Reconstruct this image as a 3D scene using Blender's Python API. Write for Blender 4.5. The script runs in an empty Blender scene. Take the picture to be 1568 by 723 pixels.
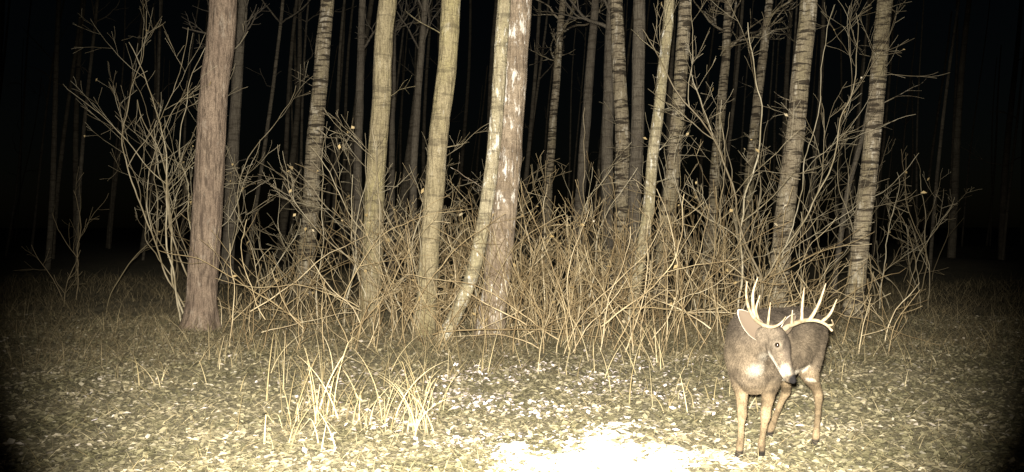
import bpy, bmesh, math, random
import numpy as np
from mathutils import Vector, noise
random.seed(7); rs=np.random.RandomState(11)
S=bpy.context.scene
CAMH=1.46; F=1379.0
def gx(px,d): return (px-784.0)/F*d
def gz(py,d): return CAMH-(py-346.0)/F*d
def P3(px,py,d): return (gx(px,d),d,gz(py,d))
def terr(x,y):
    x=np.asarray(x,float); y=np.asarray(y,float)
    h=.025*np.sin(x*1.3+.4)*np.sin(y*.9+1)+.018*np.sin(x*2.9+y*1.7)+.01*np.sin(x*5.3-y*4.1)
    far=np.clip((y-14)/20,0,1)
    h=h+far*.25*np.sin(x*.22+y*.13)
    dd=np.exp(-(((x-1.7)/.8)**2+((y-6)/.8)**2)**2)
    return h*(1-dd)
# ---------------- mesh builder
class MB:
    def __init__(s): s.V=[];s.Q=[];s.n=0
    def add(s,V,Q):
        s.V.append(V);s.Q.append(Q+s.n);s.n+=len(V)
    def tube(s,pts,r,sides=4,ref=None,r2=None,closed=False):
        p=np.asarray(pts,float); r=np.asarray(r,float)
        r2=r if r2 is None else np.asarray(r2,float)
        t=np.gradient(p,axis=0); t/=np.linalg.norm(t,axis=1)[:,None]+1e-9
        if ref is None: ref=(0,0,1.) if abs(t[:,2]).mean()<.7 else (1.,0,0)
        u=np.cross(np.array(ref)[None],t); u/=np.linalg.norm(u,axis=1)[:,None]+1e-9
        v=np.cross(t,u)
        if closed:
            p=np.vstack([p[:1],p,p[-1:]]);u=np.vstack([u[:1],u,u[-1:]]);v=np.vstack([v[:1],v,v[-1:]])
            r=np.concatenate([r[:1]*.02,r,r[-1:]*.02]);r2=np.concatenate([r2[:1]*.02,r2,r2[-1:]*.02])
        a=np.linspace(0,2*np.pi,sides,endpoint=False)
        V=p[:,None]+r[:,None,None]*np.cos(a)[None,:,None]*u[:,None]+r2[:,None,None]*np.sin(a)[None,:,None]*v[:,None]
        n=len(p)
        i=np.arange(n-1)[:,None]*sides; j=np.arange(sides)[None]; k=(j+1)%sides
        Q=np.stack([i+j,i+k,i+sides+k,i+sides+j],-1).reshape(-1,4)
        s.add(V.reshape(-1,3),Q)
    def obj(s,name,mat,smooth=True,loc=(0,0,0),parent=None):
        V=np.vstack(s.V)-np.array(loc); Q=np.vstack(s.Q)
        return mk(name,V,Q,mat,smooth,loc,parent)
def mk(name,V,Q,mat,smooth=True,loc=(0,0,0),parent=None):
    me=bpy.data.meshes.new(name)
    me.vertices.add(len(V)); me.vertices.foreach_set('co',V.astype(np.float32).ravel())
    me.loops.add(Q.size); me.loops.foreach_set('vertex_index',Q.astype(np.int32).ravel())
    me.polygons.add(len(Q)); me.polygons.foreach_set('loop_start',(np.arange(len(Q))*4).astype(np.int32))
    me.update(calc_edges=True)
    me.polygons.foreach_set('use_smooth',np.full(len(Q),smooth))
    me.materials.append(mat)
    o=bpy.data.objects.new(name,me); o.location=loc
    S.collection.objects.link(o)
    if parent: o.parent=parent
    return o
# ---------------- materials
def newmat(name,rough=.85):
    m=bpy.data.materials.new(name); m.use_nodes=True; nt=m.node_tree
    b=nt.nodes['Principled BSDF']; b.inputs['Roughness'].default_value=rough
    b.inputs['Specular IOR Level'].default_value=.25
    return m,nt,b
def N(nt,t,**k):
    n=nt.nodes.new(t)
    for a,v in k.items(): setattr(n,a,v)
    return n
def ramp(nt,src,stops):
    r=N(nt,'ShaderNodeValToRGB'); e=r.color_ramp.elements
    while len(e)<len(stops): e.new(.5)
    for i,(p,c) in enumerate(stops):
        e[i].position=p; e[i].color=(c[0],c[1],c[2],1) if hasattr(c,'__len__') else (c,c,c,1)
    nt.links.new(src,r.inputs[0]); return r.outputs[0]
def mix(nt,f,a,b,mode='MIX'):
    m=N(nt,'ShaderNodeMix',data_type='RGBA',blend_type=mode)
    for s,v in ((m.inputs[0],f),(m.inputs[6],a),(m.inputs[7],b)):
        if isinstance(v,(int,float)): s.default_value=v if s.type=='VALUE' else (v,v,v,1)
        elif isinstance(v,tuple): s.default_value=(*v,1)
        else: nt.links.new(v,s)
    return m.outputs[2]
def coords(nt,scale):
    tc=N(nt,'ShaderNodeTexCoord'); oi=N(nt,'ShaderNodeObjectInfo')
    mm=N(nt,'ShaderNodeMath',operation='MULTIPLY'); mm.inputs[1].default_value=37.
    nt.links.new(oi.outputs['Random'],mm.inputs[0])
    ad=N(nt,'ShaderNodeVectorMath',operation='ADD')
    nt.links.new(tc.outputs['Object'],ad.inputs[0]); nt.links.new(mm.outputs[0],ad.inputs[1])
    mp=N(nt,'ShaderNodeMapping'); mp.inputs['Scale'].default_value=scale
    nt.links.new(ad.outputs[0],mp.inputs[0]); return mp.outputs[0]
def tex(nt,scale,vec,detail=5,rough=.6):
    n=N(nt,'ShaderNodeTexNoise'); n.inputs['Scale'].default_value=scale; n.inputs['Detail'].default_value=detail
    n.inputs['Roughness'].default_value=rough
    if vec is not None: nt.links.new(vec,n.inputs['Vector'])
    return n.outputs['Fac']
def bark(name,c1,c2,c3,furrow=.5,dash=.0,pale=0.,palec=(.7,.64,.5),moss=0.,pth=.58,pscale=(1.3,1.3,.45),dth=.55):
    m,nt,b=newmat(name,.9)
    vs=coords(nt,(1,1,.16)); vh=coords(nt,(.3,.3,2.)); vo=coords(nt,(1,1,1))
    fur=tex(nt,26,vs,6,.65); big=tex(nt,3.2,vo,5,.7); fine=tex(nt,60,vo,4)
    col=mix(nt,ramp(nt,big,[(.38,0.),(.62,1.)]),c1,c2)
    if moss: col=mix(nt,ramp(nt,tex(nt,1.3,coords(nt,(1,1,.5)),5,.7),[(.45,0.),(.6,moss)]),col,(.32,.28,.12))
    col=mix(nt,ramp(nt,fur,[(.38,furrow),(.52,0.)]),col,c3)
    col=mix(nt,ramp(nt,fine,[(.35,.6),(.6,0.)]),col,tuple(x*.45 for x in c1))
    if pale:
        pn=tex(nt,6,coords(nt,pscale),7,.75)
        col=mix(nt,ramp(nt,pn,[(pth,0.),(pth+.05,pale)]),col,palec)
    if dash:
        dn=tex(nt,8,vh,5,.62)
        col=mix(nt,ramp(nt,dn,[(dth,0.),(dth+.04,dash)]),col,(.04,.032,.022))
        dn3=tex(nt,24,vh,3,.5)
        col=mix(nt,ramp(nt,dn3,[(dth+.03,0.),(dth+.09,dash*.7)]),col,(.08,.06,.04))
    nt.links.new(col,b.inputs['Base Color'])
    bp=N(nt,'ShaderNodeBump'); bp.inputs['Strength'].default_value=1; bp.inputs['Distance'].default_value=.05
    nt.links.new(fur,bp.inputs['Height']); nt.links.new(bp.outputs[0],b.inputs['Normal'])
    return m
M_oak=bark('furrowed_bark',(.20,.147,.108),(.29,.22,.16),(.065,.047,.034),.85,pale=.35,palec=(.40,.34,.27))
M_asp=bark('olive_bark',(.28,.235,.14),(.38,.32,.20),(.12,.095,.055),.65,.4,.4,(.52,.48,.38),moss=.55,dth=.56)
M_cen=bark('pale_streaked_bark',(.26,.20,.14),(.37,.295,.21),(.11,.08,.055),.75,.2,.9,(.74,.70,.63),pth=.545,pscale=(2.4,2.4,.6))
M_stem=bark('pale_stem_bark',(.34,.295,.19),(.46,.40,.27),(.16,.12,.08),.55,.45,.9,(.74,.71,.62),moss=.3,pth=.56,pscale=(2.,2.,.7))
M_bir=bark('birch_bark',(.25,.205,.14),(.40,.34,.24),(.13,.105,.07),.45,.97,.6,(.58,.53,.43),moss=.3,pth=.55,dth=.525)
M_gry=bark('grey_bark',(.13,.11,.085),(.19,.165,.125),(.065,.053,.04),.5,.5)
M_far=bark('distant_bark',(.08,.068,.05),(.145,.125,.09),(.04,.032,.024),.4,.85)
def islandmat(name,stops,rough=.8,clump=None,trans=0):
    m,nt,b=newmat(name,rough)
    g=N(nt,'ShaderNodeNewGeometry')
    c=ramp(nt,g.outputs['Random Per Island'],stops)
    if clump:
        tc=N(nt,'ShaderNodeTexCoord')
        f=tex(nt,clump[0],tc.outputs['Object'],4)
        c=mix(nt,ramp(nt,f,[(.4,0.),(.6,1.)]),c,mix(nt,1.,c,clump[1],'MULTIPLY'))
    nt.links.new(c,b.inputs['Base Color']); return m
M_twig=islandmat('twig_bark',[(0,(.20,.15,.08)),(.4,(.33,.255,.14)),(.75,(.48,.39,.235)),(1,(.66,.57,.39))],clump=(3,(.6,.55,.5)))
M_brush=islandmat('brush_bark',[(0,(.11,.09,.05)),(1,(.23,.18,.11))])
M_shrub=islandmat('shrub_bark',[(0,(.20,.165,.11)),(.5,(.31,.265,.18)),(1,(.46,.41,.30))],clump=(3,(.6,.57,.5)))
M_leaf=islandmat('leaf_litter',[(0,(.13,.115,.07)),(.3,(.20,.175,.11)),(.6,(.275,.24,.155)),(.85,(.36,.315,.21)),(.96,(.48,.42,.32)),(1,(.68,.61,.54))],.6,(1.3,(.62,.64,.57)))
M_pleaf=islandmat('overlit_leaf',[(0,(.46,.39,.34)),(.5,(.64,.57,.54)),(1,(.88,.80,.82))],.5)  # leaf colour lightened to carry the flash overexposure, no frost
M_grs=islandmat('short_grass',[(0,(.10,.10,.055)),(.5,(.19,.175,.095)),(1,(.32,.28,.16))],.7,(1.5,(.6,.62,.55)))
M_dry=islandmat('dry_grass',[(0,(.17,.13,.065)),(.5,(.30,.245,.13)),(1,(.52,.44,.27))],.6)
M_belt=islandmat('belt_grass',[(0,(.09,.072,.04)),(.5,(.165,.13,.072)),(1,(.31,.25,.14))],.7,(.8,(.5,.5,.5)))
def soil():
    m,nt,b=newmat('forest_floor',.95)
    tc=N(nt,'ShaderNodeTexCoord'); v=tc.outputs['Object']
    a=tex(nt,1.2,v,6); f=tex(nt,22,v,8,.7)
    c=mix(nt,ramp(nt,a,[(.4,0.),(.6,1.)]),(.13,.12,.075),(.20,.175,.11))
    c=mix(nt,ramp(nt,f,[(.42,0.),(.62,.8)]),c,(.28,.245,.16))
    c=mix(nt,ramp(nt,tex(nt,55,v,4),[(.35,.6),(.5,0.)]),c,(.07,.06,.04))
    nt.links.new(c,b.inputs['Base Color'])
    bp=N(nt,'ShaderNodeBump'); bp.inputs['Strength'].default_value=.7; bp.inputs['Distance'].default_value=.03
    nt.links.new(f,bp.inputs['Height']); nt.links.new(bp.outputs[0],b.inputs['Normal']); return m
M_soil=soil()
# ---------------- ground
def axis(lo,hi,fa,fb,step,grow=1.25):
    c=list(np.arange(fa,fb,step)); s=step; x=c[-1]
    while x<hi: s*=grow; x+=s; c.append(x)
    s=step; x=c[0]
    while x>lo: s*=grow; x-=s; c.insert(0,x)
    return np.array(c)
xs=axis(-400,400,-9,9,.07); ys=axis(-200,600,3.5,16,.07)
X,Y=np.meshgrid(xs,ys); Z=terr(X,Y)
Z+=np.where((Y<17)&(abs(X)<10),rs.normal(0,.004,X.shape),0)
V=np.stack([X,Y,Z],-1).reshape(-1,3); nx=len(xs)
ii=(np.arange(len(ys)-1)[:,None]*nx+np.arange(nx-1)[None])
Q=np.stack([ii,ii+1,ii+nx+1,ii+nx],-1).reshape(-1,4)
mk('ground',V,Q,M_soil)
# ---------------- scattered leaves / blades
def leaves(name,x,y,z,size,mat,tilt=.5,curl=.5):
    n=len(x); a=rs.uniform(0,2*np.pi,n)
    d=np.stack([np.cos(a),np.sin(a),rs.normal(0,tilt,n)],-1); d/=np.linalg.norm(d,axis=1)[:,None]
    s=np.cross(d,np.stack([rs.normal(0,tilt,n),rs.normal(0,tilt,n),np.ones(n)],-1)); s/=np.linalg.norm(s,axis=1)[:,None]
    c=np.stack([x,y,z],-1); L=size[:,None]; w=rs.uniform(.4,.75,n)[:,None]
    up=np.array([0,0,1.])[None]*rs.uniform(0,curl,n)[:,None]
    V=np.stack([c-d*L,c+s*L*w+up*L*.6,c+d*L,c-s*L*w+up*L*.6],1).reshape(-1,3)
    Q=np.arange(n*4).reshape(-1,4); return mk(name,V,Q,mat,False)
def scat(n,ymin,ymax,wid=.62,p=1.0):
    y=ymin+(ymax-ymin)*rs.uniform(0,1,n)**p; x=rs.uniform(-1,1,n)*(y*wid+.3); return x,y
x,y=scat(100000,4.6,14.5,p=1.15)
leaves('leaf_litter',x,y,terr(x,y)+rs.uniform(.004,.03,len(x)),rs.uniform(.010,.036,len(x)),M_leaf,.27,.35)
n=2600; y=rs.normal(7.6,1.15,n); x=rs.normal(.10,.85,n)*y/7.2; k=(y>5.6)&(y<11.5)
k&=np.array([noise.noise(Vector((a*1.6,c*1.6,2)))+.5*noise.noise(Vector((a*5,c*5,2)))>-.10 for a,c in zip(x,y)]); x=x[k];y=y[k]
leaves('overlit_leaves',x,y,terr(x,y)+rs.uniform(.015,.04,len(x)),rs.uniform(.009,.034,len(x)),M_pleaf,.3,.3)  # flash hotspot painted as extra whitish leaves over the central ground
def blades(name,x,y,h,w,lean,curl,mat,adir=None,seg=4,z0=None,kink=False):
    n=len(x); a=rs.uniform(0,2*np.pi,n) if adir is None else adir
    dx,dy=np.cos(a),np.sin(a); b=rs.uniform(0,np.pi,n); wx,wy=np.cos(b),np.sin(b)
    z0=terr(x,y)-.01 if z0 is None else z0
    kt=rs.uniform(.35,.95,n) if kink else np.full(n,9.); ks=rs.uniform(.4,1.4,n)
    kt=np.where(rs.uniform(0,1,n)<.45,kt,9.) if kink else kt
    rows=[]
    for k in range(seg+1):
        t=k/seg; ex=np.clip(t-kt,0,1)
        off=h*(lean*t+curl*t*t+ex*ks); zz=h*(t-.45*curl*t*t*t-ex*(1+ks*.6))
        ww=w*(1-.85*t)*.5
        cx=x+dx*off; cy=y+dy*off; cz=z0+np.maximum(zz,.01*t)
        rows.append(np.stack([cx-wx*ww,cy-wy*ww,cz],-1)); rows.append(np.stack([cx+wx*ww,cy+wy*ww,cz],-1))
    V=np.stack(rows,1).reshape(-1,3); m=2*(seg+1)
    q=np.array([[2*k,2*k+1,2*k+3,2*k+2] for k in range(seg)])
    Q=(np.arange(n)[:,None,None]*m+q[None]).reshape(-1,4)
    return mk(name,V,Q,mat,False)
x,y=scat(60000,4.6,15,p=1.1); n=len(x)
blades('short_grass',x,y,rs.uniform(.02,.06,n),rs.uniform(.003,.007,n),rs.uniform(.3,1.2,n),rs.uniform(0,1.,n),M_grs,seg=2)
x,y=scat(34000,8.3,24,.6,1.3); n=len(x)
keep=rs.uniform(0,1,n)<np.clip((y-8.4-.7*np.sin(x*1.7)-.4*np.sin(x*4.1))/3,0.03,1); x=x[keep];y=y[keep];n=len(x)
blades('undergrowth_grass',x,y,rs.uniform(.06,.46,n)*(.6+.5*rs.uniform(0,1,n)),rs.uniform(.004,.009,n),rs.uniform(0,1.,n),rs.uniform(0,1,n),M_belt,seg=4,kink=True)
cx=[];cy=[];ch=[]
for (px,d,k,hh,sp) in [(500,6.7,20,.95,.10),(480,7.0,14,.85,.16),(450,6.6,9,.45,.14),(545,6.5,12,.6,.16),(590,6.7,14,.62,.16),(635,6.3,22,.72,.14),(650,7.0,12,.6,.14),(560,7.4,16,.65,.4),(500,7.8,16,.6,.5),(620,8,14,.6,.4),
      (440,6.1,8,.4,.12),(520,5.9,8,.35,.14),(1040,6.9,10,.4,.15),(1100,7.4,10,.45,.3),(1010,7.6,9,.4,.3),(230,8.3,10,.5,.2),(870,8.6,14,.45,.5),(700,8.8,20,.55,.4),(1000,9,25,.6,.5),(480,9,30,.6,.6),(330,9.5,20,.5,.5),(1330,9,20,.4,.6),(800,9.3,24,.5,.8)]:
    for i in range(k):
        cx.append(gx(px,d)+random.gauss(0,sp*.7)); cy.append(d+random.gauss(0,sp)); ch.append(hh*random.uniform(.3,1.1))
cx,cy,ch=map(np.array,(cx,cy,ch)); n=len(cx)
blades('dry_grass',cx,cy,ch,rs.uniform(.005,.014,n),rs.uniform(0,.4,n),np.clip(np.abs(rs.normal(.1,.35,n)),0,1),M_dry,seg=12,kink=True)
x,y=scat(5500,4.8,12,.5); n=len(x)
blades('fallen_straw',x,y,rs.uniform(.05,.16,n),rs.uniform(.003,.007,n),rs.uniform(.8,1.6,n),rs.uniform(.5,1.4,n),M_dry,seg=4)
# near-white, low lumpy pile on the ground, material left open
def pile():
    n=140; u=np.linspace(-1,1,n); A,B=np.meshgrid(u,u)
    x=.50+A*1.0; y=5.45+B*1.15
    R=np.sqrt(A**2+B**2); 
    nz=np.array([[noise.fractal(Vector((a*2.6,b*2.6,3)),.8,2,6) for a in u] for b in u])
    n2=np.array([[noise.noise(Vector((a*24,b*24,9))) for a in u] for b in u])
    e=np.clip((.76+nz*.30-R)*2.4,-1,1)
    z=terr(x,y)+.035*e+.014*n2+.018*nz
    V=np.stack([x,y,z],-1).reshape(-1,3)
    ii=(np.arange(n-1)[:,None]*n+np.arange(n-1)[None])
    Q=np.stack([ii,ii+1,ii+n+1,ii+n],-1).reshape(-1,4)
    m,nt,b=newmat('pale_pile_surface',.9)
    tc=N(nt,'ShaderNodeTexCoord')
    nt.links.new(ramp(nt,tex(nt,30,tc.outputs['Object'],6),[(.3,(.60,.56,.48)),(.5,(.86,.84,.77))]),b.inputs['Base Color'])
    mk('pale_pile',V,Q,m)
pile()
# ---------------- branch growth
def nrm(v): return v/(np.linalg.norm(v)+1e-9)
def grow(mb,p,d,L,r,depth,wander=.16,up=.03,nch=5,ang=(.5,1.0),tips=None,rmin=.0018,sides=4,shrink=(.35,.65)):
    n=max(4,int(L/.11)); pts=[np.array(p,float)]; d=nrm(np.array(d,float)); dirs=[d]
    for i in range(n):
        d=nrm(d+rs.normal(0,wander,3)+np.array([0,0,up])); pts.append(pts[-1]+d*L/n); dirs.append(d)
    rr=np.linspace(r,max(rmin,r*.3),n+1); mb.tube(pts,rr,sides if r>.006 else 3)
    if tips is not None and depth==0: tips.append(pts[-1])
    if depth>0:
        for k in range(nch):
            i=int(n*random.uniform(.22,.97)); d0=dirs[i]
            q=nrm(np.cross(d0,rs.normal(0,1,3))); a=random.uniform(*ang)
            f=1-.5*i/n
            grow(mb,pts[i],d0*math.cos(a)+q*math.sin(a),L*random.uniform(*shrink)*f,rr[i]*.62,depth-1,wander,up,max(2,nch-1),ang,tips,rmin,sides,shrink)
# ---------------- trunks
def catmull(P,m=14):
    P=np.array(P,float); E=np.vstack([2*P[0]-P[1],P,2*P[-1]-P[-2]]); out=[]
    for i in range(1,len(E)-2):
        for t in np.linspace(0,1,m,endpoint=False):
            a,b,c,d=E[i-1],E[i],E[i+1],E[i+2]
            out.append(.5*((2*b)+(-a+c)*t+(2*a-5*b+4*c-d)*t*t+(-a+3*b-3*c+d)*t**3))
    out.append(E[-2]); return np.array(out)
def trunk(name,path,d,wpx,mat,rough=.07,sides=36,dlean=0.0,top=11,flare=.4,crown=True,twigs=3,taper=.8,step=.045,wob=.035):
    P=[]
    for k,(px,py) in enumerate(path):
        dd=d+dlean*k; P.append([gx(px,dd),dd,gz(py,dd)])
    P=np.array(P); g=float(terr(P[0][0],P[0][1])); P[0][2]=g-.12
    dr=(P[-1]-P[-2]); dr/=dr[2]; e=P[-1].copy()
    while e[2]<top: 
        dr=dr*np.array([.9,.9,1])+np.array([random.gauss(0,.03),random.gauss(0,.03),0]); e=e+dr*1.5; P=np.vstack([P,e])
    C=catmull(P); L=np.concatenate([[0],np.cumsum(np.linalg.norm(np.diff(C,axis=0),axis=1))])
    s=[0]
    while s[-1]<L[-1]: s.append(s[-1]+(step if s[-1]<6 else .35))
    s=np.minimum(np.array(s),L[-1]); C=np.stack([np.interp(s,L,C[:,i]) for i in range(3)],-1)
    off=random.uniform(0,90)
    for i,si in enumerate(s):
        C[i,0]+=wob*noise.noise(Vector((si*.8,off,0))); C[i,1]+=.03*noise.noise(Vector((si*.8,off,7)))
    r0=wpx/F*d*.5
    hh=C[:,2]-g
    r=r0*(1.05-(1-taper)*np.clip(hh/5,0,1)-.5*np.clip((hh-5)/(top-4),0,1))+r0*flare*np.exp(-np.clip(hh,-.1,9)/.16)
    mb=MB(); mb.tube(C,r,sides,ref=(0,1,0))
    V=mb.V[0]; Cc=np.repeat(C,sides,0); rad=V-Cc; Rr=np.linalg.norm(rad,axis=1)
    dsp=np.empty(len(V))
    for i in range(len(V)):
        u=rad[i]/Rr[i]; si=s[i//sides]
        q=Vector((u[0]*2.4+off,u[1]*2.4,si*2.2)); dsp[i]=noise.noise(q)*1.1+noise.noise(Vector((u[0]*9,u[1]*9+off,si*5)))*.7
        if hh[i//sides]<.35: dsp[i]+=noise.noise(Vector((u[0]*1.6+off,u[1]*1.6,0)))*3*(1-max(0,hh[i//sides])/.35)
    mb.V[0]=Cc+rad*(1+rough*dsp)[:,None]
    for k in range(twigs):
        i=int(np.searchsorted(hh,random.uniform(1.2,5))); a=random.uniform(0,6.28)
        dv=np.array([math.cos(a),math.sin(a)*.6,.35]); grow(mb,C[i]+nrm(dv)*r[i]*.8,dv,random.uniform(.3,.9),.008,1,nch=3)
    if crown:
        for k in range(12):
            i=int(np.searchsorted(hh,random.uniform(5.6,top-.3))); i=min(i,len(C)-1); a=random.uniform(0,6.28)
            grow(mb,C[i],np.array([math.cos(a),math.sin(a),.8]),random.uniform(1.2,2.6),r[i]*.4,2,.14,.04,5,rmin=.004)
    return mb.obj(name,mat,True,(float(P[0][0]),float(P[0][1]),g))
T=trunk
T('oak_tree',[(306,505),(316,330),(328,160),(345,0)],12.7,44,M_oak,.07,48,flare=.35,taper=.86,twigs=0)
T('poplar_tree',[(566,500),(572,330),(583,160),(595,0)],13.2,30,M_asp,.06,36,twigs=3,taper=.85)
T('poplar_tree',[(646,520),(658,380),(675,200),(692,0)],11.8,29,M_asp,.065,36,twigs=2,taper=.95,flare=.3)
T('maple_tree',[(746,522),(766,380),(781,200),(794,0)],11.9,39,M_cen,.07,44,twigs=2,taper=.97,flare=.2,wob=.01)
T('maple_tree',[(668,532),(697,482),(724,418),(741,340),(755,240),(764,140),(771,20)],11.4,20,M_stem,.06,30,twigs=1,flare=.25,taper=.95,wob=.01)
T('birch_tree',[(464,445),(476,300),(490,130),(502,0)],18,26,M_bir,.05,30,twigs=4)
T('birch_tree',[(962,492),(984,370),(1004,200),(1020,60),(1024,0)],13.2,18,M_stem,.06,30,twigs=4,taper=.8)
T('birch_tree',[(1010,440),(1018,360),(1032,240),(1046,60),(1048,0)],16,22,M_bir,.05,30,twigs=3,taper=.85)
T('birch_tree',[(1186,470),(1202,330),(1222,150),(1238,0)],14.6,29,M_bir,.05,32,twigs=4,taper=.85)
T('birch_tree',[(1302,490),(1322,330),(1340,150),(1354,0)],14,26,M_bir,.05,32,twigs=4,taper=.82)
T('birch_tree',[(950,430),(952,250),(947,100),(944,0)],17.5,22,M_bir,.05,28,twigs=2,taper=.9)
T('poplar_tree',[(968,440),(973,250),(977,100),(979,0)],17,20,M_gry,.05,28,twigs=2,taper=.9)
T('poplar_tree',[(930,420),(930,250),(932,100),(936,0)],19.5,18,M_gry,.05,24,twigs=0,taper=.9)
T('birch_tree',[(348,440),(356,250),(372,0)],22,19,M_gry,.05,24,twigs=2)
T('birch_tree',[(1128,420),(1145,300),(1160,150),(1178,0)],22,16,M_bir,.05,24,twigs=3)
T('birch_tree',[(1078,420),(1092,300),(1104,160),(1116,0)],22,16,M_bir,.05,24,twigs=3)
T('sapling_tree',[(1276,430),(1296,300),(1330,160),(1352,20)],19,8,M_gry,.05,12,twigs=3,top=7)
T('poplar_tree',[(884,410),(888,320),(898,170),(912,0)],22,16,M_gry,.05,20,twigs=0)
T('birch_tree',[(834,410),(842,250),(862,0)],24,14,M_bir,.05,20,twigs=0)
T('birch_tree',[(628,420),(634,250),(652,0)],22,12,M_gry,.05,20,twigs=0)
T('birch_tree',[(546,420),(549,200),(556,0)],23,14,M_gry,.05,20,twigs=0)
T('birch_tree',[(598,420),(601,200),(604,0)],26,10,M_gry,.05,16,twigs=0)
mb=MB()
for k in range(135):
    d=random.uniform(25,75); X0=random.uniform(-.75,.75)*d; ln=random.gauss(.07,.035); h=random.uniform(12,18)
    r=random.choice([.06,.08,.11,.15])*random.uniform(.8,1.2)
    t=np.linspace(0,1,10); pts=np.stack([X0+ln*h*t+.16*np.sin(t*5+k),np.full(10,d)+.1*np.sin(t*4+k),h*t-.4],-1)
    mb.tube(pts,r*(1-.6*t),9,ref=(0,1,0))
    if k%3==0:
        for q in range(4):
            i=random.randint(3,8); a=random.uniform(0,6.28); grow(mb,pts[i],(math.cos(a),math.sin(a),.6),random.uniform(1,2.4),.03,1,nch=3,rmin=.006)
mb.obj('distant_trees',M_far)
# ---------------- shrubs
tips=[]
def shrub(name,px,d,stems,H,mat=M_shrub,r=.014,spread=.35,lx=0.,depth=3,nch=4,wander=.12,yr=.3,ang=(.4,.95),rmin=.0026):
    mb=MB(); x0=gx(px,d)
    for k in range(stems):
        x=x0+random.gauss(0,.12); y=d+random.gauss(0,.12)
        grow(mb,(x,y,float(terr(x,y))-.03),(lx+random.gauss(0,spread),random.gauss(0,yr),1.2),H*random.uniform(.7,1.1),r*random.uniform(.7,1.1),depth,wander,.03,nch,ang,tips,rmin)
    return mb.obj(name,mat,True,(x0,d,0))
shrub('bare_shrub',300,13.4,4,4.6,spread=.16,lx=-.46,r=.018,nch=5,wander=.10,yr=.15,rmin=.0028)
shrub('bare_shrub',285,14,3,4.2,spread=.2,lx=-.2,r=.014,wander=.11,yr=.15,rmin=.0028)
shrub('bare_shrub',500,13,4,3.3,spread=.22,r=.013,nch=4)
shrub('bare_shrub',560,12.2,4,3.1,spread=.25,lx=.0,r=.013,nch=4)
shrub('bare_shrub',612,11.6,4,2.9,spread=.2,r=.013,nch=4)
shrub('bare_shrub',430,14,4,2.6,spread=.35,r=.012)
shrub('bare_shrub',1138,12.6,4,4.8,spread=.16,lx=.02,r=.019,nch=5,wander=.10,yr=.15,rmin=.0028)
shrub('bare_shrub',1180,13.4,3,4.4,spread=.22,lx=.03,r=.014,nch=4,wander=.12)
shrub('bare_shrub',1085,12.6,4,3.4,spread=.2,r=.013,nch=4)
shrub('bare_shrub',905,12,3,2.9,spread=.12,r=.012,nch=3)
shrub('bare_shrub',1350,15.5,3,3.4,spread=.2,lx=.1,r=.012,nch=4)
shrub('bare_shrub',1400,16,3,3.2,spread=.2,lx=.1,r=.012,nch=4)
shrub('bare_shrub',1235,15,3,3.4,spread=.2,lx=.1,r=.011,nch=4)
shrub('bare_shrub',720,13.5,3,2.6,spread=.3,r=.012)
mb=MB()
def dens(px):
    return .16+ .8*math.exp(-((px-900)/230.)**2)+.3*math.exp(-((px-600)/90.)**2)
k=0
while k<430:
    px=random.uniform(330,1400)
    if random.random()>dens(px): continue
    k+=1; d=random.uniform(10.2,14.0); x=gx(px,d); H=random.uniform(.5,2.2)*(1.0 if 560<px<1180 else .6)
    grow(mb,(x,d,float(terr(x,d))-.02),(random.gauss(.05,.28),random.gauss(0,.25),1),H,random.uniform(.004,.010),1 if H<1.3 else 2,.11,.01,3,(.3,.9),tips,rmin=.0026)
for k in range(70):
    px=random.uniform(380,1180); d=random.uniform(10.2,13.5); x=gx(px,d)
    a=random.choice([-1,1])*random.uniform(.5,1.6)
    grow(mb,(x,d,random.uniform(0,.5)),(a,random.gauss(0,.3),random.uniform(.3,1.2)),random.uniform(.8,2.3),random.uniform(.005,.011),1,.10,-.01,3,(.3,.9),tips,rmin=.0028)
mb.obj('thicket',M_twig)
mb=MB()
for k in range(50):
    d=random.uniform(15,24); x=random.uniform(-.5,.5)*d
    grow(mb,(x,d,0),(random.gauss(.05,.25),random.gauss(0,.2),1),random.uniform(1,3.),random.uniform(.008,.016),2,.11,.01,3,rmin=.004)
mb.obj('background_brush',M_brush)
tp=np.array(random.sample(tips,min(len(tips),260)))
M_wl=islandmat('withered_leaf',[(0,(.25,.18,.08)),(.7,(.45,.34,.17)),(.95,(.5,.42,.28)),(1,(.85,.8,.72))])
leaves('withered_leaves',tp[:,0],tp[:,1],tp[:,2],rs.uniform(.015,.045,len(tp)),M_wl,1.0)
# ---------------- deer
deer=bpy.data.objects.new('white_tailed_deer',None); S.collection.objects.link(deer)
deer.location=(gx(1180,5.9),5.9,0)
LOC=np.array(deer.location)
b=MB()
tor=[(1143,5.53,.62,.09,.12),(1148,5.62,.64,.155,.19),(1157,5.75,.665,.19,.235),(1174,5.9,.67,.20,.245),(1195,6.05,.675,.205,.235),(1213,6.2,.69,.195,.21),(1226,6.32,.70,.185,.195),(1234,6.43,.695,.15,.165),(1238,6.5,.68,.08,.09)]
pts=catmull([(gx(a,d),d,z) for a,d,z,_,_ in tor],4); ww=catmull([(t[3],t[4],0) for t in tor],4)
b.tube(pts,ww[:,0],28,ref=(0,0,1),r2=ww[:,1],closed=True)
nk=[(1162,5.94,.72,.15,.18),(1148,5.72,.745,.145,.185),(1149,5.56,.75,.118,.16),(1163,5.44,.775,.088,.12),(1181,5.36,.80,.064,.078)]
pts=catmull([(gx(a,d),d,z) for a,d,z,_,_ in nk],4); ww=catmull([(t[3],t[4],0) for t in nk],4)
b.tube(pts,ww[:,0],24,ref=(0,0,1),r2=ww[:,1],closed=True)
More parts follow.
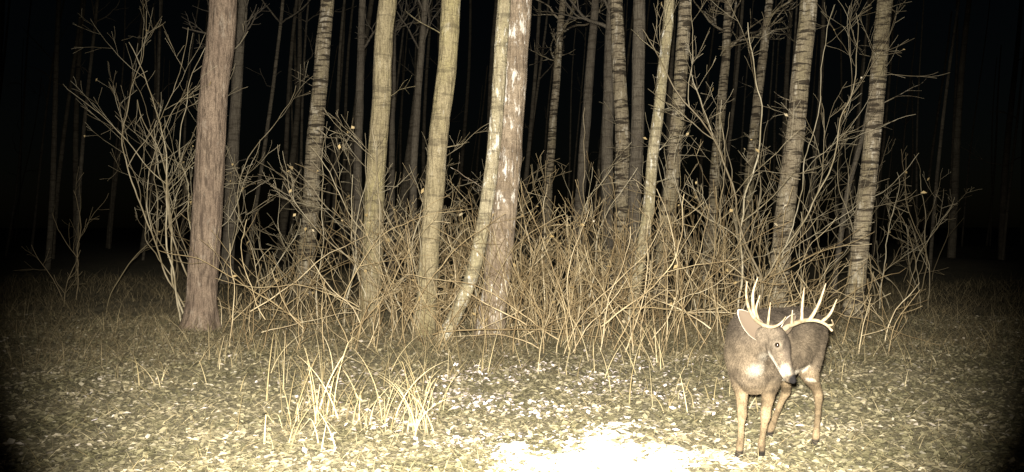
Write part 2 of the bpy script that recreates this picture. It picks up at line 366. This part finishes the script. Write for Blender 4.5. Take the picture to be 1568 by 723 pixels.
b.tube([(gx(1160,5.45),5.45,.72),(gx(1151,5.51),5.51,.64),(gx(1150,5.56),5.56,.54),(gx(1156,5.66),5.66,.46)],[.07,.095,.10,.075],16,closed=True)
poll=np.array(P3(1183,508,5.36)); nose=np.array(P3(1216,583,5.20)); A=nose-poll; HL=np.linalg.norm(A); A/=HL
nn=np.array([.6,-.5,.6]); nn=nrm(nn-A*nn.dot(A)); ll=np.cross(A,nn)
hd=[(-.10,.042,.047,-.01),(.02,.060,.064,-.005),(.16,.070,.073,0),(.32,.071,.071,-.004),(.44,.060,.064,-.010),(.56,.047,.054,-.014),(.70,.039,.046,-.016),(.84,.038,.041,-.016),(.95,.033,.033,-.014),(1.01,.016,.018,-.012)]
hp=catmull([poll+A*HL*t[0]+nn*t[3] for t in hd],3); hw=catmull([(t[1],t[2],0) for t in hd],3)
b.tube(hp,hw[:,0],22,ref=tuple(nn),r2=hw[:,1],closed=True)
eyeR=poll+A*HL*.34+ll*.058+nn*.024; eyeL=poll+A*HL*.34-ll*.058+nn*.024
for e in (eyeR,eyeL):
    sg=np.sign((e-poll).dot(ll))
    b.tube([e-A*.026+nn*.010-sg*ll*.012,e+nn*.018-sg*ll*.010,e+A*.020+nn*.010-sg*ll*.014],[.010,.013,.009],10,closed=True)
    b.tube([e+A*.03-nn*.030-sg*ll*.014,e-A*.03-nn*.05-sg*ll*.016],[.020,.030],10,closed=True)
b.tube([nose-nn*.004-ll*.012,nose-nn*.004+ll*.012],[.020,.020],10,closed=True)
for J in (((1188,514,5.37),(1180,503,5.35)),((1196,512,5.40),(1202,503,5.44))):
    b.tube([P3(*J[0]),P3(*J[1])],[.022,.018],10,closed=True)
def leg(J):
    pts=catmull([j[:3] for j in J],4); rr=catmull([(j[3],j[3]*(j[4] if len(j)>4 else 1),0) for j in J],4)
    b.tube(pts,rr[:,0],16,ref=(0,1,0),r2=rr[:,1],closed=True)
leg([(gx(1140,5.78),5.78,.66,.10,1.2),(gx(1135,5.75),5.75,.52,.082,1.2),(gx(1136,5.72),5.72,.42,.048,1.15),(gx(1137,5.70),5.70,.31,.032),(gx(1137,5.69),5.69,.265,.033),(gx(1136,5.69),5.69,.21,.023),(gx(1135,5.71),5.71,.11,.021),(gx(1134,5.70),5.70,.075,.025),(gx(1133,5.67),5.67,.035,.024),(gx(1132,5.64),5.64,0,.031)])
leg([(gx(1180,5.76),5.76,.62,.10,1.2),(gx(1180,5.73),5.73,.50,.076,1.2),(gx(1178,5.69),5.69,.41,.047,1.15),(gx(1174,5.65),5.65,.31,.033),(gx(1173,5.64),5.64,.265,.033),(gx(1171,5.65),5.65,.21,.023),(gx(1168,5.69),5.69,.11,.021),(gx(1167,5.69),5.69,.075,.025),(gx(1167,5.66),5.66,.035,.024),(gx(1166,5.63),5.63,0,.031)])
leg([(gx(1208,6.3),6.3,.68,.12,1.3),(gx(1203,6.22),6.22,.54,.095,1.3),(gx(1200,6.18),6.18,.44,.058,1.3),(gx(1204,6.3),6.3,.34,.033,1.2),(gx(1204,6.37),6.37,.28,.032,1.2),(gx(1198,6.34),6.34,.23,.024),(gx(1187,6.24),6.24,.12,.021),(gx(1183,6.22),6.22,.075,.025),(gx(1180,6.19),6.19,.035,.025),(gx(1178,6.16),6.16,0,.031)])
leg([(gx(1236,6.32),6.32,.70,.125,1.25),(gx(1238,6.22),6.22,.55,.10,1.3),(gx(1240,6.16),6.16,.44,.060,1.3),(gx(1250,6.22),6.22,.345,.034,1.2),(gx(1254,6.24),6.24,.285,.033,1.2),(gx(1254,6.18),6.18,.23,.024),(gx(1252,6.04),6.04,.12,.021),(gx(1251,6.00),6.00,.075,.025),(gx(1250,5.97),5.97,.035,.025),(gx(1249,5.94),5.94,0,.031)])
b.tube([(gx(1236,6.46),6.46,.78),(gx(1238,6.55),6.55,.70),(gx(1238,6.57),6.57,.58),(gx(1238,6.56),6.56,.50)],[.035,.04,.035,.01],12,closed=True)
tmp=b.obj('tmp',M_soil)
md=tmp.modifiers.new('r','REMESH'); md.mode='VOXEL'; md.voxel_size=.007; md.use_smooth_shade=True
sm=tmp.modifiers.new('s','SMOOTH'); sm.factor=.6; sm.iterations=9
dg=bpy.context.evaluated_depsgraph_get(); dg.update()
me=bpy.data.meshes.new_from_object(tmp.evaluated_get(dg)); bpy.data.objects.remove(tmp)
nv=len(me.vertices); co=np.empty(nv*3,np.float32); me.vertices.foreach_get('co',co); co=co.reshape(-1,3).astype(float)
ed=np.empty(len(me.edges)*2,np.int32); me.edges.foreach_get('vertices',ed); ed=ed.reshape(-1,2)
hm=((co-poll)@A)/HL; hr=np.linalg.norm((co-poll)-((co-poll)@A)[:,None]*A,axis=1)
wgt=np.clip((co[:,2]-.42)/.12,0,1)*np.clip((hr-.075)/.04,0,1)
dgc=np.bincount(ed.ravel(),minlength=nv).astype(float)[:,None]
for it in range(70):
    sm_=np.zeros_like(co)
    for a_,b_ in ((0,1),(1,0)):
        for c_ in range(3): sm_[:,c_]+=np.bincount(ed[:,a_],weights=co[ed[:,b_],c_],minlength=nv)
    co=co+(sm_/np.maximum(dgc,1)-co)*(wgt[:,None]*.7)
me.vertices.foreach_set('co',co.astype(np.float32).ravel()); me.update()
no=np.empty(nv*3,np.float32); me.vertices.foreach_get('normal',no); no=no.reshape(-1,3).astype(float)
def near(c,r,soft=.35): 
    dd=np.linalg.norm(co-np.array(c),axis=1)/r; return np.clip((1-dd)/soft,0,1)[:,None]
col=np.tile(np.array([.074,.058,.040]),(nv,1))
z=co[:,2]
def blend(m,c): 
    global col; col=col*(1-m)+np.array(c)*m
nsn=np.array([noise.noise(Vector(c*7))+.6*noise.noise(Vector(c*22))+.5*noise.noise(Vector((c[0]*60,c[1]*60,c[2]*35))) for c in co])[:,None]
blend(np.clip((z-.70)/.14,0,1)[:,None]*.7,(.036,.029,.023))
blend((np.clip((co[:,1]-5.95)/.3,0,1)*np.clip((z-.45)/.1,0,1))[:,None]*.4,(.050,.039,.028))
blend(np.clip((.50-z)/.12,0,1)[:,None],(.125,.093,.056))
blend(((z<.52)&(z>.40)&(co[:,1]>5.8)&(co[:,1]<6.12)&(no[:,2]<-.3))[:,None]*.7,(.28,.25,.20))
hm=((co-poll)@A)/HL; hr=np.linalg.norm((co-poll)-((co-poll)@A)[:,None]*A,axis=1); inh=((hr<.09)&(hm>-.1)&(hm<1.2))
blend(inh[:,None]*.6,(.090,.072,.052))
up=(co-poll)@nn; sd=np.abs((co-poll)@ll)
blend((inh&(hm>-.1)&(hm<.95))[:,None]*np.clip((up-.012)/.02,0,1)[:,None]*np.clip((.050-sd)/.02,0,1)[:,None]*.8,(.038,.030,.023))
dl=co-np.array(P3(1156,565,5.47)); q=np.sqrt((dl[:,0]/.075)**2+(dl[:,2]/.058)**2+(dl[:,1]/.12)**2)+.45*nsn[:,0]; blend(np.clip((1-q)/1.1,0,1)[:,None]*.85,(.30,.275,.23))
dl=co-np.array(P3(1170,545,5.40)); q=np.sqrt((dl[:,0]/.045)**2+(dl[:,2]/.05)**2+(dl[:,1]/.10)**2); blend(((~inh)[:,None])*np.clip((1-q)/.9,0,1)[:,None]*.5,(.26,.235,.19))
for e in (eyeR,eyeL): blend(near(e,.029,.7)*.5,(.19,.165,.13))
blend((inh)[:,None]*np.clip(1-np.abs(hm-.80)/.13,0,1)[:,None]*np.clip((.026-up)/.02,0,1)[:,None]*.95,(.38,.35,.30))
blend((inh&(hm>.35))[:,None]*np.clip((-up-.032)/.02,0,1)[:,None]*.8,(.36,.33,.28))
blend(near(nose+nn*.004,.038,.25),(.010,.009,.009))
for e in (eyeR,eyeL): blend(near(e,.017,.3)*.95,(.012,.010,.01))
blend(np.clip((.05-z)/.01,0,1)[:,None],(.02,.017,.014))
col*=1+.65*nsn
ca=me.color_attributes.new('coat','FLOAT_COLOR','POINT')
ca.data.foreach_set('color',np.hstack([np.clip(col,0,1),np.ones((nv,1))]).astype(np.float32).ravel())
m,nt,bs=newmat('deer_coat',.9); bs.inputs['Specular IOR Level'].default_value=.1
at=N(nt,'ShaderNodeAttribute',attribute_name='coat'); tc=N(nt,'ShaderNodeTexCoord')
fn=tex(nt,120,tc.outputs['Object'],3)
nt.links.new(mix(nt,1.,at.outputs['Color'],ramp(nt,fn,[(.3,.6),(.7,1.4)]),'MULTIPLY'),bs.inputs['Base Color'])
bp=N(nt,'ShaderNodeBump'); bp.inputs['Strength'].default_value=.6; bp.inputs['Distance'].default_value=.008
nt.links.new(fn,bp.inputs['Height']); nt.links.new(bp.outputs[0],bs.inputs['Normal'])
me.vertices.foreach_set('co',(co-LOC).astype(np.float32).ravel())
me.materials.clear(); me.materials.append(m)
for p in me.polygons: p.use_smooth=True
o=bpy.data.objects.new('body',me); S.collection.objects.link(o); o.parent=deer
sel=rs.choice(nv,min(nv,60000),replace=nv<60000); sel=sel[(z[sel]>.06)&(np.linalg.norm(co[sel]-nose,axis=1)>.05)&(np.linalg.norm(co[sel]-eyeR,axis=1)>.022)&(np.linalg.norm(co[sel]-eyeL,axis=1)>.022)]
base=co[sel]+rs.normal(0,.002,(len(sel),3)); nr=no[sel]
flow=np.tile(np.array([.45,.6,-.65]),(len(sel),1)); h_=inh[sel]; flow[h_]=-A
flow=flow-nr*np.sum(flow*nr,1)[:,None]; flow/=np.linalg.norm(flow,axis=1)[:,None]+1e-6
hl=np.where(h_,.006,np.where(z[sel]<.42,.005,.015))[:,None]*rs.uniform(.6,1.3,(len(sel),1))
dirn=flow+nr*.35+rs.normal(0,.16,flow.shape); dirn/=np.linalg.norm(dirn,axis=1)[:,None]
sid=np.cross(dirn,nr); sid/=np.linalg.norm(sid,axis=1)[:,None]+1e-6; wd=.0011
V=np.stack([base-sid*wd,base+sid*wd,base+dirn*hl+sid*wd*.3,base+dirn*hl-sid*wd*.3],1).reshape(-1,3)-LOC
fo=mk('fur',V,np.arange(len(V)).reshape(-1,4),m,False,parent=deer)
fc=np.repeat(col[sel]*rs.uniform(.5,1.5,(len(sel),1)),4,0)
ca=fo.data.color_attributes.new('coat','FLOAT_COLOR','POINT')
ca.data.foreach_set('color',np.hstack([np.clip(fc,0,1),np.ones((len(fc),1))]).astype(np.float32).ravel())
ma,nt,bs=newmat('antler',.5)
tc=N(nt,'ShaderNodeTexCoord')
nt.links.new(ramp(nt,tex(nt,25,tc.outputs['Object'],4),[(.35,(.12,.09,.054)),(.6,(.24,.195,.13))]),bs.inputs['Base Color'])
an=MB()
def tine(J,r0,r1):
    pts=catmull([P3(*j) for j in J],6); t=np.linspace(0,1,len(pts)); an.tube(pts,r0+(r1-r0)*t**1.3,10,closed=True)
tine([(1186,512,5.37),(1180,503,5.35),(1169,498,5.30),(1156,488,5.24),(1147,472,5.20),(1143,452,5.16),(1144,431,5.12)],.016,.004)
tine([(1156,488,5.24),(1153,465,5.22),(1154,445,5.21),(1161,424,5.20)],.012,.003)
tine([(1163,495,5.27),(1158,474,5.25),(1164,452,5.22)],.010,.003)
tine([(1176,500,5.33),(1178,482,5.28),(1180,463,5.26)],.009,.003)
tine([(1166,497,5.30),(1182,501,5.22),(1195,496,5.18),(1204,485,5.16)],.012,.003)
tine([(1196,510,5.42),(1204,502,5.45),(1216,496,5.50),(1232,491,5.54),(1250,491,5.55),(1265,497,5.50),(1275,507,5.44)],.018,.007)
tine([(1228,492,5.53),(1229,466,5.53),(1232,440,5.52)],.011,.003)
tine([(1240,491,5.55),(1254,466,5.53),(1265,434,5.50)],.013,.003)
tine([(1258,494,5.53),(1272,480,5.50),(1282,458,5.46)],.012,.003)
tine([(1268,499,5.49),(1276,497,5.46),(1274,490,5.42)],.008,.003)
tine([(1212,498,5.48),(1213,488,5.46),(1214,475,5.44)],.009,.003)
o=an.obj('antlers',ma,True,tuple(LOC),None); o.location=(0,0,0); o.parent=deer
mo,nt,bs=newmat('ear_back',.8); bs.inputs['Base Color'].default_value=(.07,.052,.036,1)
mi,nt,bs=newmat('ear_inner',.8)
tc=N(nt,'ShaderNodeTexCoord'); nt.links.new(ramp(nt,tex(nt,30,tc.outputs['Object'],3),[(.3,(.30,.26,.20)),(.6,(.46,.42,.35))]),bs.inputs['Base Color'])
def ear(name,root,tip,face,W):
    root=np.array(root);tip=np.array(tip);dv=tip-root; L=np.linalg.norm(dv); dv/=L
    f=nrm(np.array(face)-dv*np.array(face).dot(dv)); sd=np.cross(dv,f)
    ns,ntt=16,11; V=[]
    for i in range(ns):
        s=i/(ns-1); w=W*(math.sin(math.pi*min(1,(s*.86+.13)))**.75)*(1 if s<.97 else .4)
        for j in range(ntt):
            t=-1+2*j/(ntt-1); V.append(root+dv*L*s+sd*w*t-f*(.020*(1-t*t)*(1-s*.8)))
    ii=(np.arange(ns-1)[:,None]*ntt+np.arange(ntt-1)[None])
    Q=np.stack([ii,ii+ntt,ii+ntt+1,ii+1],-1).reshape(-1,4)
    o=mk(name,np.array(V)-LOC,Q,mi,True,parent=deer); o.data.materials.append(mo)
    sd_=o.modifiers.new('t','SOLIDIFY'); sd_.thickness=.005; sd_.offset=1 ; sd_.material_offset=1; sd_.use_quality_normals=True
    return o
ear('ear_right',P3(1175,521,5.37),P3(1131,475,5.33),(.1,-1,-.1),.056)
ear('ear_left',P3(1197,512,5.45),P3(1220,482,5.58),(.5,-.8,0),.042)
me_,nt,bs=newmat('eye',.08); bs.inputs['Base Color'].default_value=(.012,.008,.005,1); bs.inputs['Specular IOR Level'].default_value=.8
for nme,e in (('eye_right',eyeR),('eye_left',eyeL)):
    q=MB(); t=np.linspace(0,np.pi,10); rr=.015*np.sin(t)+1e-4
    q.tube(np.array([e+np.array([0,0,.015])*-math.cos(a) for a in t]),rr,14,ref=(1,0,0)); o=q.obj(nme,me_,True,tuple(LOC)); o.location=(0,0,0); o.parent=deer
# ---------------- light
w=bpy.data.worlds.new('World'); S.world=w; w.use_nodes=True; nt=w.node_tree
sky=nt.nodes.new('ShaderNodeTexSky'); sky.sky_type='NISHITA'; sky.sun_disc=False
sky.sun_elevation=math.radians(12); sky.sun_rotation=math.radians(200)
bg=nt.nodes['Background']; bg.inputs[1].default_value=.0003; nt.links.new(sky.outputs[0],bg.inputs[0])
l=bpy.data.lights.new('moon','SUN'); l.energy=.003; l.angle=math.radians(.5); l.color=(1,.95,.9)
o=bpy.data.objects.new('moon',l); o.rotation_euler=(math.radians(78),0,math.radians(-20)); S.collection.objects.link(o)
l=bpy.data.lights.new('flash_lamp','SPOT'); l.energy=15000; l.spot_size=math.radians(62.5); l.spot_blend=.58; l.shadow_soft_size=.03; l.color=(1,.935,.81)
o=bpy.data.objects.new('flash_lamp',l); o.location=(-.03,0,CAMH+.07); S.collection.objects.link(o)
tgt=Vector((.0,10,1.2)); o.rotation_euler=(tgt-o.location).to_track_quat('-Z','Y').to_euler()
cam=bpy.data.cameras.new('camera'); cam.sensor_width=36; cam.lens=F/1568*36; cam.clip_end=1500; cam.clip_start=.05
c=bpy.data.objects.new('camera',cam); c.location=(0,0,CAMH); c.rotation_euler=(math.radians(90-.644),0,0); S.collection.objects.link(c); S.camera=c
S.view_settings.view_transform='Standard'; S.view_settings.look='None'; S.view_settings.exposure=0
